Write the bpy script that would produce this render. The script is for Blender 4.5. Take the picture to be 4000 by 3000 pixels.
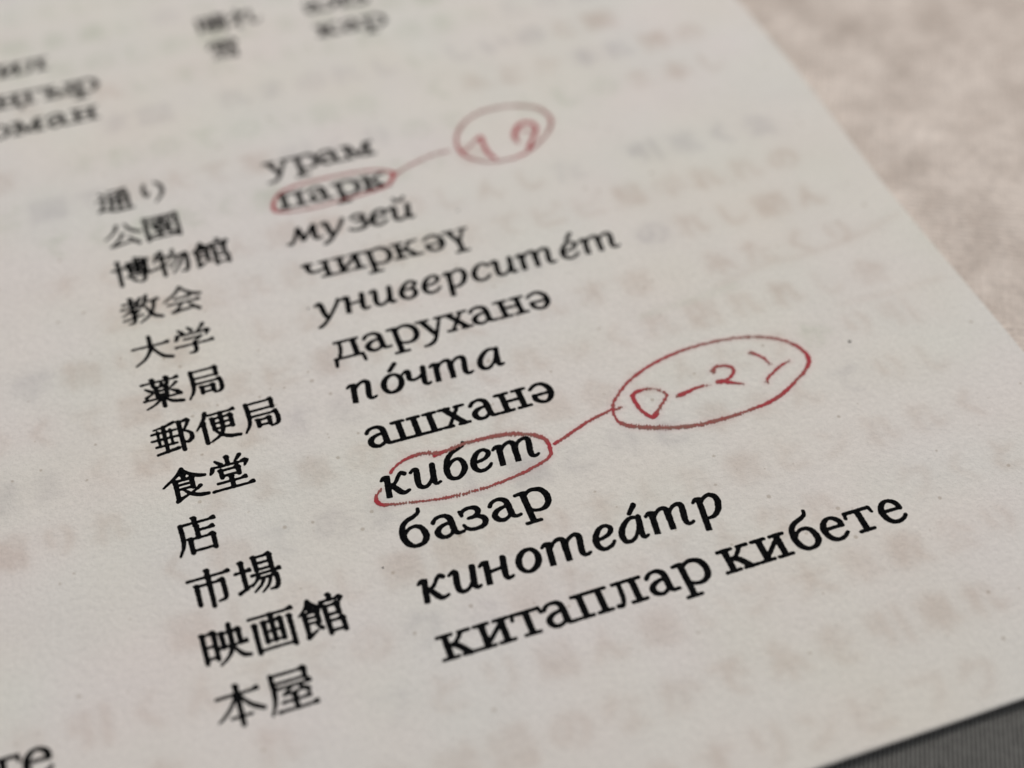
import bpy, math
import numpy as np
from mathutils import Matrix, Vector

# ---------------------------------------------------------------- scene, camera, light
scene = bpy.context.scene
for o in list(bpy.data.objects):
    bpy.data.objects.remove(o)
U = 0.006                    # metres per line pitch of the printed list
CAM_R = np.array([[0.94462511, 0.32776238, 0.01597607], [-0.25185501, 0.69292667, 0.67558988], [0.2103627, -0.64220282, 0.73710452]])
CAM_T = np.array([-4.551544, -3.815277, 26.979566])
FPX = 5679.832

D = np.diag([1., -1., -1.])
Rb = D @ CAM_R @ D
tb = D @ CAM_T * U
cam_data = bpy.data.cameras.new("camera")
cam = bpy.data.objects.new("camera", cam_data)
scene.collection.objects.link(cam)
Rw = Rb.T
loc = -Rb.T @ tb
m = Matrix.Identity(4)
for i in range(3):
    for j in range(3):
        m[i][j] = Rw[i, j]
    m[i][3] = loc[i]
cam.matrix_world = m
cam_data.sensor_fit = 'HORIZONTAL'
cam_data.sensor_width = 36.0
cam_data.lens = FPX / 4000 * 36.0
cam_data.clip_start = 0.005
cam_data.clip_end = 20.0
cam_data.dof.use_dof = True
cam_data.dof.focus_distance = 22.0 * U
cam_data.dof.aperture_fstop = 12.2
scene.camera = cam

world = bpy.data.worlds.new("World")
scene.world = world
world.use_nodes = True
bg = world.node_tree.nodes["Background"]
bg.inputs[0].default_value = (0.93, 0.96, 1.0, 1)
bg.inputs[1].default_value = 0.34
scene.view_settings.view_transform = 'Standard'
scene.view_settings.look = 'None'
scene.view_settings.exposure = 0.0
scene.view_settings.gamma = 1.0


def area_lamp(name, pos, target, size, power, color):
    ld = bpy.data.lights.new(name, 'AREA')
    ld.shape = 'DISK'
    ld.size = size
    ld.energy = power
    ld.color = color
    o = bpy.data.objects.new(name, ld)
    scene.collection.objects.link(o)
    p = Vector(pos)
    o.location = p
    o.rotation_euler = (Vector(target) - p).to_track_quat('-Z', 'Y').to_euler()
    return o


area_lamp("ceiling_lamp", (0.55, 0.75, 1.1), (0.02, -0.04, 0), 0.45, 12.3, (1.0, 0.955, 0.89))

RNG = np.random.default_rng(11)


def new_mesh(name, verts, faces, mat=None, smooth=True):
    me = bpy.data.meshes.new(name)
    verts = np.asarray(verts, dtype=np.float32)
    if isinstance(faces, np.ndarray):
        n, k = faces.shape
        me.vertices.add(len(verts))
        me.vertices.foreach_set("co", verts.ravel())
        me.loops.add(n * k)
        me.loops.foreach_set("vertex_index", faces.astype(np.int32).ravel())
        me.polygons.add(n)
        me.polygons.foreach_set("loop_start", np.arange(0, n * k, k, dtype=np.int32))
        me.polygons.foreach_set("loop_total", np.full(n, k, dtype=np.int32))
        me.update(calc_edges=True)
    else:
        sizes = np.array([len(f) for f in faces], dtype=np.int32)
        flat = np.array([i for f in faces for i in f], dtype=np.int32)
        me.vertices.add(len(verts))
        me.vertices.foreach_set("co", verts.ravel())
        me.loops.add(len(flat))
        me.loops.foreach_set("vertex_index", flat)
        me.polygons.add(len(sizes))
        me.polygons.foreach_set("loop_start", np.concatenate([[0], np.cumsum(sizes)[:-1]]).astype(np.int32))
        me.polygons.foreach_set("loop_total", sizes)
        me.update(calc_edges=True)
    if smooth:
        me.polygons.foreach_set("use_smooth", np.ones(len(me.polygons), dtype=bool))
    if mat:
        me.materials.append(mat)
    return me


def link(name, me, parent=None, label=None, category=None, group=None, kind=None):
    o = bpy.data.objects.new(name, me)
    scene.collection.objects.link(o)
    if parent:
        o.parent = parent
    if label:
        o["label"] = label
    if category:
        o["category"] = category
    if group:
        o["group"] = group
    if kind:
        o["kind"] = kind
    return o


# ---------------------------------------------------------------- noise and page relief
def value_noise(X, Y, cell, seed):
    r = np.random.default_rng(seed)
    tab = r.uniform(-1, 1, (256, 256))
    x = X / cell + 1000.0
    y = Y / cell + 1000.0
    xi = np.floor(x).astype(int)
    yi = np.floor(y).astype(int)
    fx = x - xi
    fy = y - yi
    fx = fx * fx * (3 - 2 * fx)
    fy = fy * fy * (3 - 2 * fy)
    g = lambda a, b: tab[a % 256, b % 256]
    return (g(xi, yi) * (1 - fx) * (1 - fy) + g(xi + 1, yi) * fx * (1 - fy)
            + g(xi, yi + 1) * (1 - fx) * fy + g(xi + 1, yi + 1) * fx * fy)


PAGE_R, PAGE_B = 10.657, 14.15          # right and bottom page edges, in line pitches
PAGE_L, PAGE_T = -19.5, -30.0


def relief(u, v):
    """height of the page surface (in line pitches) above its resting plane"""
    u = np.asarray(u, float)
    v = np.asarray(v, float)
    h = 0.030 * value_noise(u, v, 5.0, 3) + 0.012 * value_noise(u, v, 2.2, 4)
    return h


def edge_wobble(u, v):
    # the trimmed edge is not ruler straight
    return 0.055 * value_noise(np.zeros_like(v), v, 4.4, 8) * np.clip((u - 9.5) / 1.157, 0, 1)


def page_pt(u, v, off=0.0):
    u = np.asarray(u, float)
    v = np.asarray(v, float)
    return np.stack([(u + edge_wobble(u, v)) * U, -v * U, (relief(u, v) + off) * U], -1)


HINV = np.linalg.inv(np.array([[FPX, 0, 2000.], [0, FPX, 1500.], [0, 0, 1.]])
                     @ np.column_stack([CAM_R[:, 0], CAM_R[:, 1], CAM_T]))


def on_page(off, pts, sc=2.212):
    """measured points of a pen stroke -> (u, v) on the page"""
    out = []
    for p in pts:
        w = HINV @ np.array([off[0] + p[0] / sc, off[1] + p[1] / sc, 1.0])
        out.append((w[0] / w[2], w[1] / w[2]))
    return out


# ---------------------------------------------------------------- stroke fields
def spline(pts, n=9):
    pts = np.array(pts, float)
    if len(pts) < 3:
        return pts
    P = np.vstack([2 * pts[0] - pts[1], pts, 2 * pts[-1] - pts[-2]])
    out = []
    for i in range(1, len(P) - 2):
        t = np.linspace(0, 1, n, endpoint=False)[:, None]
        a, b, c, d = P[i - 1], P[i], P[i + 1], P[i + 2]
        out.append(0.5 * ((2 * b) + (-a + c) * t + (2 * a - 5 * b + 4 * c - d) * t ** 2
                          + (-a + 3 * b - 3 * c + d) * t ** 3))
    out.append(pts[-1:])
    return np.vstack(out)


def smin(a, b, k):
    h = np.clip(0.5 + 0.5 * (b - a) / k, 0, 1)
    return b * (1 - h) + a * h - k * h * (1 - h)


def poly_field(X, Y, pts):
    """distance to a chain of tapered capsules (x, y, width)"""
    F = np.full(X.shape, 1e3)
    for (x0, y0, w0), (x1, y1, w1) in zip(pts[:-1], pts[1:]):
        dx, dy = x1 - x0, y1 - y0
        L = dx * dx + dy * dy + 1e-12
        t = np.clip(((X - x0) * dx + (Y - y0) * dy) / L, 0, 1)
        d = np.hypot(X - x0 - t * dx, Y - y0 - t * dy) - 0.5 * (w0 + (w1 - w0) * t)
        np.minimum(F, d, out=F)
    return F


def flat_field(X, Y, x0, y0, x1, y1, w0, w1):
    """tapered bar with flat ends"""
    L = math.hypot(x1 - x0, y1 - y0)
    ex, ey = (x1 - x0) / L, (y1 - y0) / L
    a = (X - x0) * ex + (Y - y0) * ey
    b = -(X - x0) * ey + (Y - y0) * ex
    w = 0.5 * (w0 + (w1 - w0) * np.clip(a / L, 0, 1))
    qx = np.abs(a - L / 2) - L / 2
    qy = np.abs(b) - w
    return np.minimum(np.maximum(qx, qy), 0) + np.hypot(np.maximum(qx, 0), np.maximum(qy, 0))


def oval(cx, cy, rx, ry, tmin, tmax, tilt=0.0):
    out = []
    for k in range(25):
        a = 2 * math.pi * k / 24
        w = tmin + (tmax - tmin) * abs(math.cos(a - tilt)) ** 1.5
        out.append((cx + (rx - w / 2) * math.cos(a), cy + (ry - w / 2) * math.sin(a), w))
    return ('C', out)


# ---- primitives used by the alphabet: C smooth stroke, L straight stroke, F flat-ended stem
def C(*p):
    return ('C', list(p))


def L(*p):
    return ('L', list(p))


def F(x0, y0, x1, y1, w, w1=None):
    return ('F', (x0, y0, x1, y1, w, w1 if w1 else w))


def slab(x0, x1, y):
    return ('L', [(x0 + 17, y, 34), (x1 - 17, y, 34)])


T = 74
TOP, BOT = 391, 19
UP = {
    'п': [L((20, TOP, 34), (525, TOP, 34)), F(125, 5, 125, 400, T), F(412, 5, 412, 400, T), slab(5, 245, BOT), slab(292, 535, BOT)],
    'и': [slab(0, 238, TOP), slab(292, 530, TOP), slab(0, 240, BOT), slab(285, 530, BOT), F(122, 5, 122, 405, T), F(408, 5, 408, 405, T), F(120, 50, 410, 350, 44)],
    'к': [slab(5, 245, TOP), slab(0, 248, BOT), F(124, 5, 124, 405, T), C((150, 212, 36), (225, 228, 38), (300, 300, 40), (365, 385, 42)), slab(312, 496, TOP),
          C((215, 222, 64), (285, 170, 74), (355, 80, 74), (415, 20, 50)), slab(290, 525, BOT)],
    'т': [L((28, 389, 38), (418, 389, 38)), L((26, 388, 34), (10, 305, 28)), L((418, 388, 34), (436, 305, 28)), F(224, 5, 224, 395, T), slab(98, 352, BOT)],
    'а': [C((26, 318, 46), (70, 372, 40), (150, 400, 36), (225, 388, 54), (276, 340, 70), (290, 260, T), (290, 100, T), (308, 40, 58), (350, 17, 36), (412, 22, 34)),
          C((285, 240, 34), (200, 238, 36), (105, 205, 54), (46, 135, 72), (66, 52, 66), (140, 12, 44), (215, 30, 36), (285, 90, 36))],
    'л': [L((62, TOP, 34), (470, TOP, 34)), C((150, 390, 44), (146, 260, 46), (130, 110, 48), (90, 22, 46), (30, 24, 54)), F(350, 5, 350, 400, T), slab(225, 475, BOT)],
    'р': [L((12, 378, 34), (125, 388, 40)), F(125, -185, 125, 402, T), slab(0, 255, -172),
          C((150, 330, 34), (215, 385, 38), (300, 402, 46), (400, 366, 66), (450, 290, 76), (466, 205, 78), (442, 95, 72), (372, 25, 52), (288, 6, 38), (210, 20, 36), (150, 60, 34))],
    'б': [C((376, 652, 30), (362, 592, 38), (290, 540, 46), (165, 492, 52), (80, 420, 62), (42, 310, 72), (38, 190, 78), (70, 85, 72), (135, 20, 54), (200, 5, 44),
            (290, 28, 56), (352, 105, 76), (362, 190, 78), (332, 300, 62), (262, 352, 44), (190, 352, 36), (110, 312, 34), (62, 240, 30))],
    'з': [L((26, 300, 36), (14, 382, 28)), C((22, 335, 34), (80, 384, 38), (165, 402, 42), (258, 374, 62), (284, 315, 68), (250, 252, 52), (180, 224, 36), (112, 220, 34)),
          C((150, 224, 34), (240, 218, 44), (318, 170, 66), (336, 105, 74), (298, 34, 62), (200, 4, 44), (100, 12, 42), (30, 50, 40)), L((30, 52, 34), (8, 118, 30))],
    'ш': [slab(0, 222, TOP), slab(262, 478, TOP), slab(522, 742, TOP), F(118, 5, 118, 405, T), F(370, 5, 370, 405, T), F(624, 5, 624, 405, T), L((17, BOT, 34), (728, BOT, 34))],
    'х': [F(100, 398, 358, 12, 76), F(340, 398, 92, 12, 38), slab(10, 205, TOP), slab(268, 440, TOP), slab(0, 172, BOT), slab(252, 445, BOT)],
    'н': [slab(0, 238, TOP), slab(292, 530, TOP), slab(0, 240, BOT), slab(290, 530, BOT), F(122, 5, 122, 405, T), F(408, 5, 408, 405, T), L((125, 214, 36), (405, 214, 36))],
    'ч': [slab(0, 205, TOP), C((98, 395, T), (98, 270, T), (130, 196, 58), (215, 172, 38), (310, 190, 36), (400, 228, 34)), F(412, 5, 412, 405, T), slab(300, 505, TOP), slab(282, 540, BOT)],
    'ү': [F(105, 398, 236, 80, T), F(392, 398, 250, 90, 38), F(235, -180, 235, 120, T), slab(0, 215, TOP), slab(288, 465, TOP), slab(106, 365, -172)],
    'у': [F(102, 398, 248, 50, T), C((426, 395, 36), (335, 180, 38), (240, -40, 44), (170, -135, 50), (90, -172, 42), (14, -180, 28)), slab(0, 232, TOP), slab(330, 522, TOP)],
    'д': [slab(70, 490, TOP), C((168, 388, 38), (156, 230, 38), (118, 100, 38), (84, 22, 38)), F(392, 5, 392, 400, T), L((17, BOT, 34), (480, BOT, 34)),
          C((34, 22, 40), (22, -70, 40), (8, -145, 26)), L((480, 20, 40), (492, -140, 32))],
    'м': [slab(0, 150, TOP), slab(470, 620, TOP), slab(0, 200, BOT), slab(370, 620, BOT), F(96, 5, 112, 400, 44), F(125, 400, 305, 40, 76), F(490, 400, 310, 40, 38), F(500, 5, 500, 405, T)],
    'о': [oval(200, 200, 200, 208, 38, 78, -0.2)],
    'г': [slab(0, 400, TOP), F(122, 5, 122, 405, T), slab(0, 250, BOT), L((392, 388, 34), (408, 295, 28))],
    'ы': [slab(0, 235, TOP), slab(0, 130, BOT), F(122, 5, 122, 405, T), C((130, 225, 34), (260, 225, 40), (335, 170, 66), (335, 80, 66), (260, 22, 44), (130, 18, 36)), F(520, 5, 520, 405, T), slab(400, 640, TOP), slab(400, 640, BOT)],
    'я': [slab(300, 540, TOP), slab(290, 540, BOT), F(415, 5, 415, 405, T), C((400, 392, 34), (220, 392, 40), (110, 345, 66), (112, 270, 66), (210, 205, 44), (400, 195, 34)), C((260, 200, 56), (170, 90, 60), (60, 20, 40), (5, 18, 34))],
}
UP['ң'] = UP['н'] + [L((480, 20, 40), (500, -130, 34))]
UP['җ'] = UP['х']
_e = [L((55, 226, 34), (325, 226, 34)), C((330, 228, 56), (318, 310, 66), (262, 374, 50), (188, 400, 38), (105, 362, 58), (48, 275, 74), (38, 195, 76), (60, 100, 72), (120, 28, 56), (200, 7, 44), (285, 30, 40), (352, 84, 34))]
UP['е'] = _e
UP['ә'] = [(k, [(355 - x * 0.98, 404 - y, w) for x, y, w in p]) for k, p in _e]

ENTRY = C((2, 342, 28), (46, 384, 36), (96, 372, 56))
IT = {
    'к': [C((2, 342, 28), (42, 384, 36), (90, 375, 50)), F(95, 0, 92, 395, 70), C((128, 190, 28), (215, 245, 34), (272, 345, 38), (320, 395, 42), (368, 362, 58)),
          C((150, 208, 50), (215, 125, 72), (280, 40, 68), (345, 10, 42), (412, 36, 28))],
    'и': [C((2, 342, 28), (50, 384, 36), (96, 372, 58), (100, 300, 72), (100, 140, 72), (120, 50, 66), (178, 10, 46), (245, 25, 38), (310, 100, 34), (345, 210, 28)),
          C((352, 380, 70), (350, 120, 70), (362, 36, 56), (396, 10, 36), (440, 28, 26))],
    'н': [ENTRY, F(108, 0, 98, 395, 72), L((108, 200, 34), (350, 222, 34)), C((360, 380, 70), (358, 120, 70), (372, 36, 56), (420, 10, 36), (470, 30, 26))],
    'п': [ENTRY, F(108, 0, 98, 395, 72), C((105, 250, 28), (175, 355, 36), (255, 402, 44), (315, 385, 64), (338, 320, 72), (335, 110, 72), (352, 32, 54), (395, 9, 36), (455, 30, 26))],
    'т': [ENTRY, F(112, 0, 98, 395, 72), C((105, 250, 28), (170, 355, 36), (248, 402, 44), (310, 390, 64), (338, 330, 72), (345, 200, 72)), F(362, 0, 345, 300, 72),
          C((345, 250, 28), (410, 355, 36), (490, 402, 44), (556, 385, 64), (578, 320, 72), (572, 110, 72), (592, 32, 54), (640, 9, 36), (694, 30, 26))],
    'р': [ENTRY, F(118, -195, 98, 395, 72), C((112, 290, 30), (175, 365, 36), (255, 402, 44), (338, 362, 66), (376, 275, 74), (370, 190, 74), (338, 90, 66), (270, 24, 50), (195, 6, 38), (122, 24, 32))],
    'о': [oval(190, 201, 186, 208, 42, 76, -0.15)],
    'с': [C((296, 335, 58), (250, 390, 42), (192, 400, 38), (105, 345, 60), (44, 215, 76), (56, 92, 72), (115, 22, 52), (190, 7, 42), (270, 40, 36), (312, 92, 28)), ],
    'е': [C((40, 190, 30), (150, 200, 34), (255, 240, 44), (300, 315, 58), (262, 380, 46), (190, 400, 38), (105, 345, 60), (45, 220, 74), (52, 96, 72), (112, 22, 52), (188, 7, 42), (268, 40, 36), (315, 96, 28))],
    'в': [C((120, 225, 32), (215, 232, 34), (285, 290, 52), (298, 350, 58), (240, 396, 42), (165, 386, 44), (85, 300, 62), (44, 180, 74), (60, 78, 70), (122, 16, 50), (190, 6, 44), (272, 48, 62), (292, 125, 70), (255, 205, 48), (185, 230, 32))],
    'а': [C((340, 372, 36), (245, 400, 42), (155, 362, 54), (66, 245, 72), (42, 130, 74), (78, 32, 60), (150, 6, 44), (225, 42, 36), (290, 140, 32), (330, 270, 28)),
          C((350, 385, 62), (342, 120, 70), (352, 36, 56), (385, 9, 36), (430, 28, 26))],
    'б': [C((352, 650, 30), (342, 596, 40), (265, 558, 48), (150, 500, 54), (74, 400, 62), (40, 270, 72), (40, 160, 74), (74, 52, 62), (150, 6, 44), (230, 20, 50), (302, 110, 70), (318, 205, 74), (285, 315, 60), (225, 362, 42), (150, 348, 34), (80, 270, 28))],
    'з': [C((42, 330, 44), (85, 385, 40), (165, 402, 42), (245, 374, 60), (262, 318, 64), (225, 255, 50), (165, 226, 36), (112, 222, 34)),
          C((150, 226, 34), (230, 215, 46), (288, 170, 66), (298, 105, 72), (260, 34, 60), (175, 4, 44), (85, 10, 40), (10, 44, 48))],
    'м': [C((-48, 22, 50), (0, 22, 40), (45, 110, 36), (85, 250, 36), (112, 392, 40)), F(118, 398, 215, 40, 68), F(392, 398, 215, 40, 36), C((402, 385, 72), (412, 130, 70), (432, 34, 54), (480, 9, 36), (540, 28, 26))],
    'у': [C((2, 342, 28), (46, 384, 36), (88, 362, 64), (115, 270, 72), (150, 130, 70), (180, 40, 60)), C((402, 385, 44), (372, 290, 46), (290, 120, 42), (190, -50, 44), (110, -140, 50), (45, -180, 30))],
    'ч': [C((2, 342, 28), (50, 384, 36), (96, 368, 60), (96, 280, 72), (110, 200, 62), (170, 166, 40), (245, 185, 34), (318, 240, 30)), C((345, 385, 70), (342, 120, 70), (356, 36, 56), (396, 9, 36), (440, 28, 26))],
}
IT['й'] = IT['и'] + [C((118, 612, 40), (140, 545, 46), (205, 520, 44), (270, 545, 40), (300, 610, 30))]
for _d in (IT,):
    _d['é'] = _d['е'] + [L((165, 478, 46), (258, 610, 60))]
    _d['ó'] = _d['о'] + [L((165, 478, 46), (262, 610, 60))]
    _d['á'] = _d['а'] + [L((230, 478, 46), (330, 610, 60))]

KW = {
    '局': "q 20,10,9 21,45,9 18,75,7 5,98,3;h 21 11 82;v 81 11 36;H 22 35 80;h 26 53 86;q 86,53,8 87,75,9 83,90,8 68,95,3;v 39 67 88;H 39 68 66;v 66 66 87;H 39 85 66",
    '大': "h 6 37 94;q 50,4,9 50,30,9 46,55,8 30,80,6 6,97,3;q 52,38,4 62,62,6 78,82,9 97,91,8",
    '本': "h 8 24 92;v 50 4 98;q 47,26,6 35,48,6 20,66,5 4,79,3;q 53,26,4 66,48,7 80,62,9 97,73,8;H 30 78 70",
    '市': "v 50 2 20;h 5 19 95;v 22 37 88;h 22 38 78;q 79,37,9 79,70,9 77,86,8 62,90,3;v 50 18 99",
    '学': "q 18,8,4 27,20,9;q 43,4,4 50,16,9;q 82,2,9 74,14,6 64,23,3;q 13,25,5 11,36,9 6,43,4;h 12 28 88;q 91,28,9 84,42,3;H 28 44 68;q 70,43,7 60,53,4 51,60,4;q 51,58,7 52,75,9 49,93,8 34,95,3;h 4 66 96",
    '薬': "h 6 13 94;v 33 3 24;v 67 3 24;q 54,21,7 48,30,3;v 38 31 61;h 38 32 62;v 62 31 60;H 38 45 62;H 38 58 62;q 13,30,4 25,41,8;q 12,59,8 20,54,5 31,48,3;q 88,28,8 80,35,5 72,41,3;q 72,48,4 87,59,9;h 6 69 94;v 50 60 99;q 46,72,6 30,86,5 8,97,3;q 54,72,4 72,87,8 95,94,8",
    '郵': "q 57,5,8 36,12,5 10,16,3;q 32,12,7.5 32,92,7;H 3 29 60;H 1 50 62;H 8 71 56;q 17,24,4.6 17,72,4.6;q 47,24,4.6 47,72,4.6;l 8,95,5 58,88,8;v 70 8 98;h 70 9 90;q 93,10,8 84,28,5 79,38,4;q 79,38,4 92,50,7 93,66,9 84,76,7 75,73,3",
    '便': "q 28,3,9 20,26,7 2,50,3;v 19 32 98;h 34 12 96;v 42 26 62;h 42 27 86;v 86 26 62;H 42 43 86;H 42 60 86;q 63,12,9 63,50,9 60,72,8 48,86,6 28,97,3;q 42,62,4 54,80,6 72,91,9 97,96,7",
    '食': "q 50,3,9 34,22,7 2,46,3;q 50,5,4 66,22,7 84,33,9 98,37,7;v 50 21 34;h 30 36 68;v 30 36 92;v 68 35 64;H 30 49 68;H 30 62 68;q 27,95,9 40,88,6 58,80,3;q 84,64,8 74,72,5 64,77,3;q 44,64,3 58,80,7 76,90,9 97,93,7",
    '堂': "v 50 1 24;q 22,7,4 33,20,9;q 80,4,9 72,14,6 66,21,3;q 12,24,5 11,34,9 6,42,4;h 12 26 90;q 93,26,9 86,40,3;v 30 38 60;h 30 39 70;v 70 38 59;H 30 56 70;v 50 60 94;h 18 75 82;h 4 95 96",
    '店': "v 50 1 14;h 16 15 94;q 17,15,9 18,50,9 15,75,7 4,99,3;v 52 24 58;h 52 38 88;v 33 58 98;h 33 59 84;v 84 58 97;H 33 93 84",
    '場': "h 2 34 34;v 18 8 80;l 2,88,8 36,72,4;v 48 3 40;h 48 4 82;v 82 4 40;H 48 21 82;H 48 38 82;h 36 50 97;q 50,52,7 44,64,5 32,77,3;h 46 62 86;q 87,62,9 87,80,9 82,95,8 68,97,3;q 60,64,6 50,80,5 34,94,3;q 74,64,6 66,84,5 50,99,3",
    '映': "v 8 14 86;h 8 15 32;v 32 14 82;H 8 47 32;H 8 76 32;v 48 21 58;h 48 22 84;v 84 21 56;h 38 57 97;q 66,3,9 66,45,9 62,68,8 52,84,6 34,98,3;q 68,60,4 76,76,7 86,88,9 98,92,7",
    '画': "h 4 8 96;v 12 26 98;v 88 24 98;H 12 92 88;v 32 24 76;h 32 25 68;v 68 24 76;H 32 50 68;H 32 74 68;v 50 8 76",
    '館': "q 26,3,8 18,20,6 2,36,3;q 28,5,4 36,17,7 47,25,7;v 26 20 32;v 12 34 93;h 12 34 40;v 40 33 62;H 12 47 40;H 12 61 40;q 10,95,9 22,88,6 33,81,3;q 34,68,4 43,79,9;v 73 1 13;q 53,14,5 52,22,9 48,29,4;h 53 15 95;q 97,15,9 91,27,3;v 58 28 99;h 58 29 86;v 86 28 54;H 58 52 86;h 58 68 90;v 90 67 98;H 58 93 90",
    '屋': "q 16,8,9 17,45,9 13,75,7 3,99,3;h 16 9 86;v 86 8 30;H 16 29 86;h 26 42 93;q 54,42,6 44,52,5 34,59,4;l 34,60,4 84,55,5;q 70,47,4 86,61,9;h 30 76 86;v 56 62 96;h 18 96 97",
    '教': "h 8 20 48;v 28 4 38;h 2 38 56;q 53,9,8 38,34,6 20,52,4 2,63,3;h 16 54 42;q 43,54,6 34,62,4;q 29,60,8 30,80,9 26,94,7 14,95,3;l 2,80,5 52,71,5;q 68,4,9 62,24,7 50,45,3;h 62 26 96;q 86,27,8 80,55,7 66,80,6 42,98,3;q 60,38,4 70,66,7 82,84,9 98,93,7",
    '会': "q 50,3,9 34,24,7 3,48,3;q 50,5,4 66,24,7 84,37,9 98,41,7;h 32 43 70;h 12 61 90;q 46,62,6 36,78,5 24,89,4;l 20,91,8 76,85,5;q 64,70,4 86,95,10",
    '博': "h 2 34 36;v 18 4 98;h 40 16 96;v 66 2 58;v 46 26 58;h 46 27 88;v 88 26 58;H 46 37 88;H 46 47 88;H 46 57 88;q 78,4,4 87,12,8;h 36 70 97;q 80,62,8 81,80,9 76,95,8 62,97,3;q 46,76,4 55,89,9",
    '物': "q 14,10,7 10,26,5 3,40,3;h 12 28 42;v 26 3 98;l 2,66,8 44,52,4;q 58,4,8 54,24,6 44,40,3;h 54 28 90;q 91,28,9 90,65,9 84,93,8 70,95,3;q 66,32,6 58,54,5 42,74,3;q 80,32,6 70,64,6 48,95,3",
    '公': "q 38,8,9 28,32,6 4,56,3;q 60,6,4 68,26,7 82,42,9 98,49,7;q 50,44,8 38,66,6 22,84,4;l 16,89,8 76,81,5;q 64,62,4 88,95,10",
    '園': "v 8 6 98;h 8 7 92;v 92 6 98;H 8 92 92;h 24 20 76;v 50 12 34;H 18 34 82;v 32 44 58;H 32 44 68;v 68 44 58;H 32 57 68;q 48,58,6 36,74,5 16,83,3;v 44 68 86;q 54,60,4 66,76,7 84,84,8;q 74,60,7 64,70,3",
    '通': "q 12,8,4 23,20,9;h 4 38 22;q 22,38,7 18,60,8 8,82,5;q 4,86,6 22,82,7 50,93,8 97,93,6;h 38 8 84;q 84,8,7 74,16,4 64,21,3;v 40 26 84;h 40 27 86;v 86 26 82;H 40 44 86;H 40 60 86;v 63 24 82",
    'り': "q 30,12,8 26,40,8 32,62,8 40,46,3;q 62,8,6 76,30,9 74,62,8 54,94,3",
    'れ': "v 26 6 96;q 4,32,6 38,24,6 24,52,6 4,82,6;q 30,52,5 54,20,8 68,26,9 64,58,9 72,86,9 98,68,4",
    '晴': "v 8 14 84;h 8 15 34;v 34 14 80;H 8 46 34;H 8 76 34;h 44 14 94;h 48 28 90;h 40 42 98;v 69 4 42;v 50 54 98;h 50 55 88;q 88,54,9 88,80,9 84,95,8 76,95,4;H 50 67 88;H 50 80 88",
    '雪': "h 14 8 86;q 10,20,6 10,30,9 4,40,4;h 10 22 92;q 94,22,9 86,36,3;v 50 8 52;q 24,32,4 36,37,7;q 24,44,4 36,49,7;q 64,32,4 78,37,7;q 64,44,4 78,49,7;h 18 62 82;H 22 78 82;h 14 94 82;v 82 61 99",
    'の': "q 52,24,7 46,56,8 26,76,7 12,56,7 28,22,6 60,12,7 88,40,9 76,76,8 48,92,4",
    'た': "q 10,24,6 50,18,7;q 36,4,7 28,50,8 12,92,6;q 54,46,6 84,42,7;q 56,66,5 64,84,8 90,86,7",
    'ん': "q 50,6,7 32,50,8 12,92,8;q 22,72,5 42,48,7 54,56,8 58,84,8 74,88,7 90,66,4",
    'と': "q 34,6,7 42,40,8;q 82,28,6 40,44,7 18,66,8 34,88,8 82,86,6",
    'ま': "q 16,24,6 84,20,7;q 20,44,6 80,40,7;q 52,4,7 54,40,8 54,76,8 34,88,7 22,78,7 50,68,6 86,88,6",
    'て': "q 10,20,7 50,16,7 88,12,7;q 80,14,6 46,36,8 42,66,8 56,86,8 76,90,6",
    'し': "q 30,6,8 28,60,8 40,88,8 64,86,7 86,64,4",
    'く': "q 66,6,7 32,44,9 40,56,8 72,94,7",
    'い': "q 18,18,7 18,56,9 34,84,8 42,66,4;q 74,22,6 90,52,8 90,66,6",
    'な': "q 8,26,6 46,20,6;q 34,4,7 26,30,8 8,54,6;q 66,18,6 90,34,8;q 64,40,6 66,62,8 62,86,7 42,92,7 36,80,6 56,74,6 92,90,7",
    'か': "q 8,34,6 52,26,7 60,40,8 52,84,7 34,82,5;q 34,6,8 26,50,8 6,90,6;q 74,22,6 94,50,8",
    'で': "q 8,18,7 50,14,7 84,10,7;q 76,12,6 44,36,8 40,66,8 54,86,8 74,88,6;q 66,40,5 74,50,6;q 80,36,5 88,46,6",
    'を': "q 14,20,6 78,16,6;q 46,4,7 34,36,8 8,64,6;q 30,44,5 52,38,7 54,66,6;q 92,40,6 60,56,7 34,76,7 46,94,7 84,92,6",
    '引': "h 8 12 44;v 44 12 32;H 12 32 44;v 12 32 52;h 12 52 44;q 44,52,8 42,84,8 26,94,4;v 84 2 98",
    '糸': "q 44,2,7 24,22,6 44,34,6;q 66,16,6 40,44,6 18,58,6;l 16,60,5 80,54,5;q 62,38,5 84,60,8;v 50 58 98;q 28,66,7 8,88,4;q 70,66,5 92,86,8",
    'オ': "h 8 26 92;q 58,4,8 58,84,8 46,92,5;q 56,30,7 34,62,6 6,84,4",
    'リ': "q 26,8,8 26,54,8;q 74,6,8 74,54,8 64,80,7 38,96,4",
    'ン': "q 12,14,6 36,28,9;q 10,88,7 50,72,7 90,26,5",
    'ピ': "q 16,10,8 16,84,8 84,84,8;q 18,48,7 50,42,6 76,34,6;q 82,8,5 92,14,5 86,22,5 78,14,5",
    'フ': "h 14 16 84;q 84,18,8 72,56,7 40,88,5",
    'ッ': "q 18,42,6 26,58,8;q 42,38,6 50,54,8;q 84,40,8 74,70,7 40,92,5",
    'ク': "q 40,6,8 28,30,7 8,50,5;q 36,24,6 84,22,7 76,54,8 56,82,7 26,96,4",
    '車': "h 14 16 86;v 22 30 66;h 22 30 78;v 78 30 66;H 22 48 78;H 22 64 78;h 4 82 96;v 50 4 98",
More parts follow.
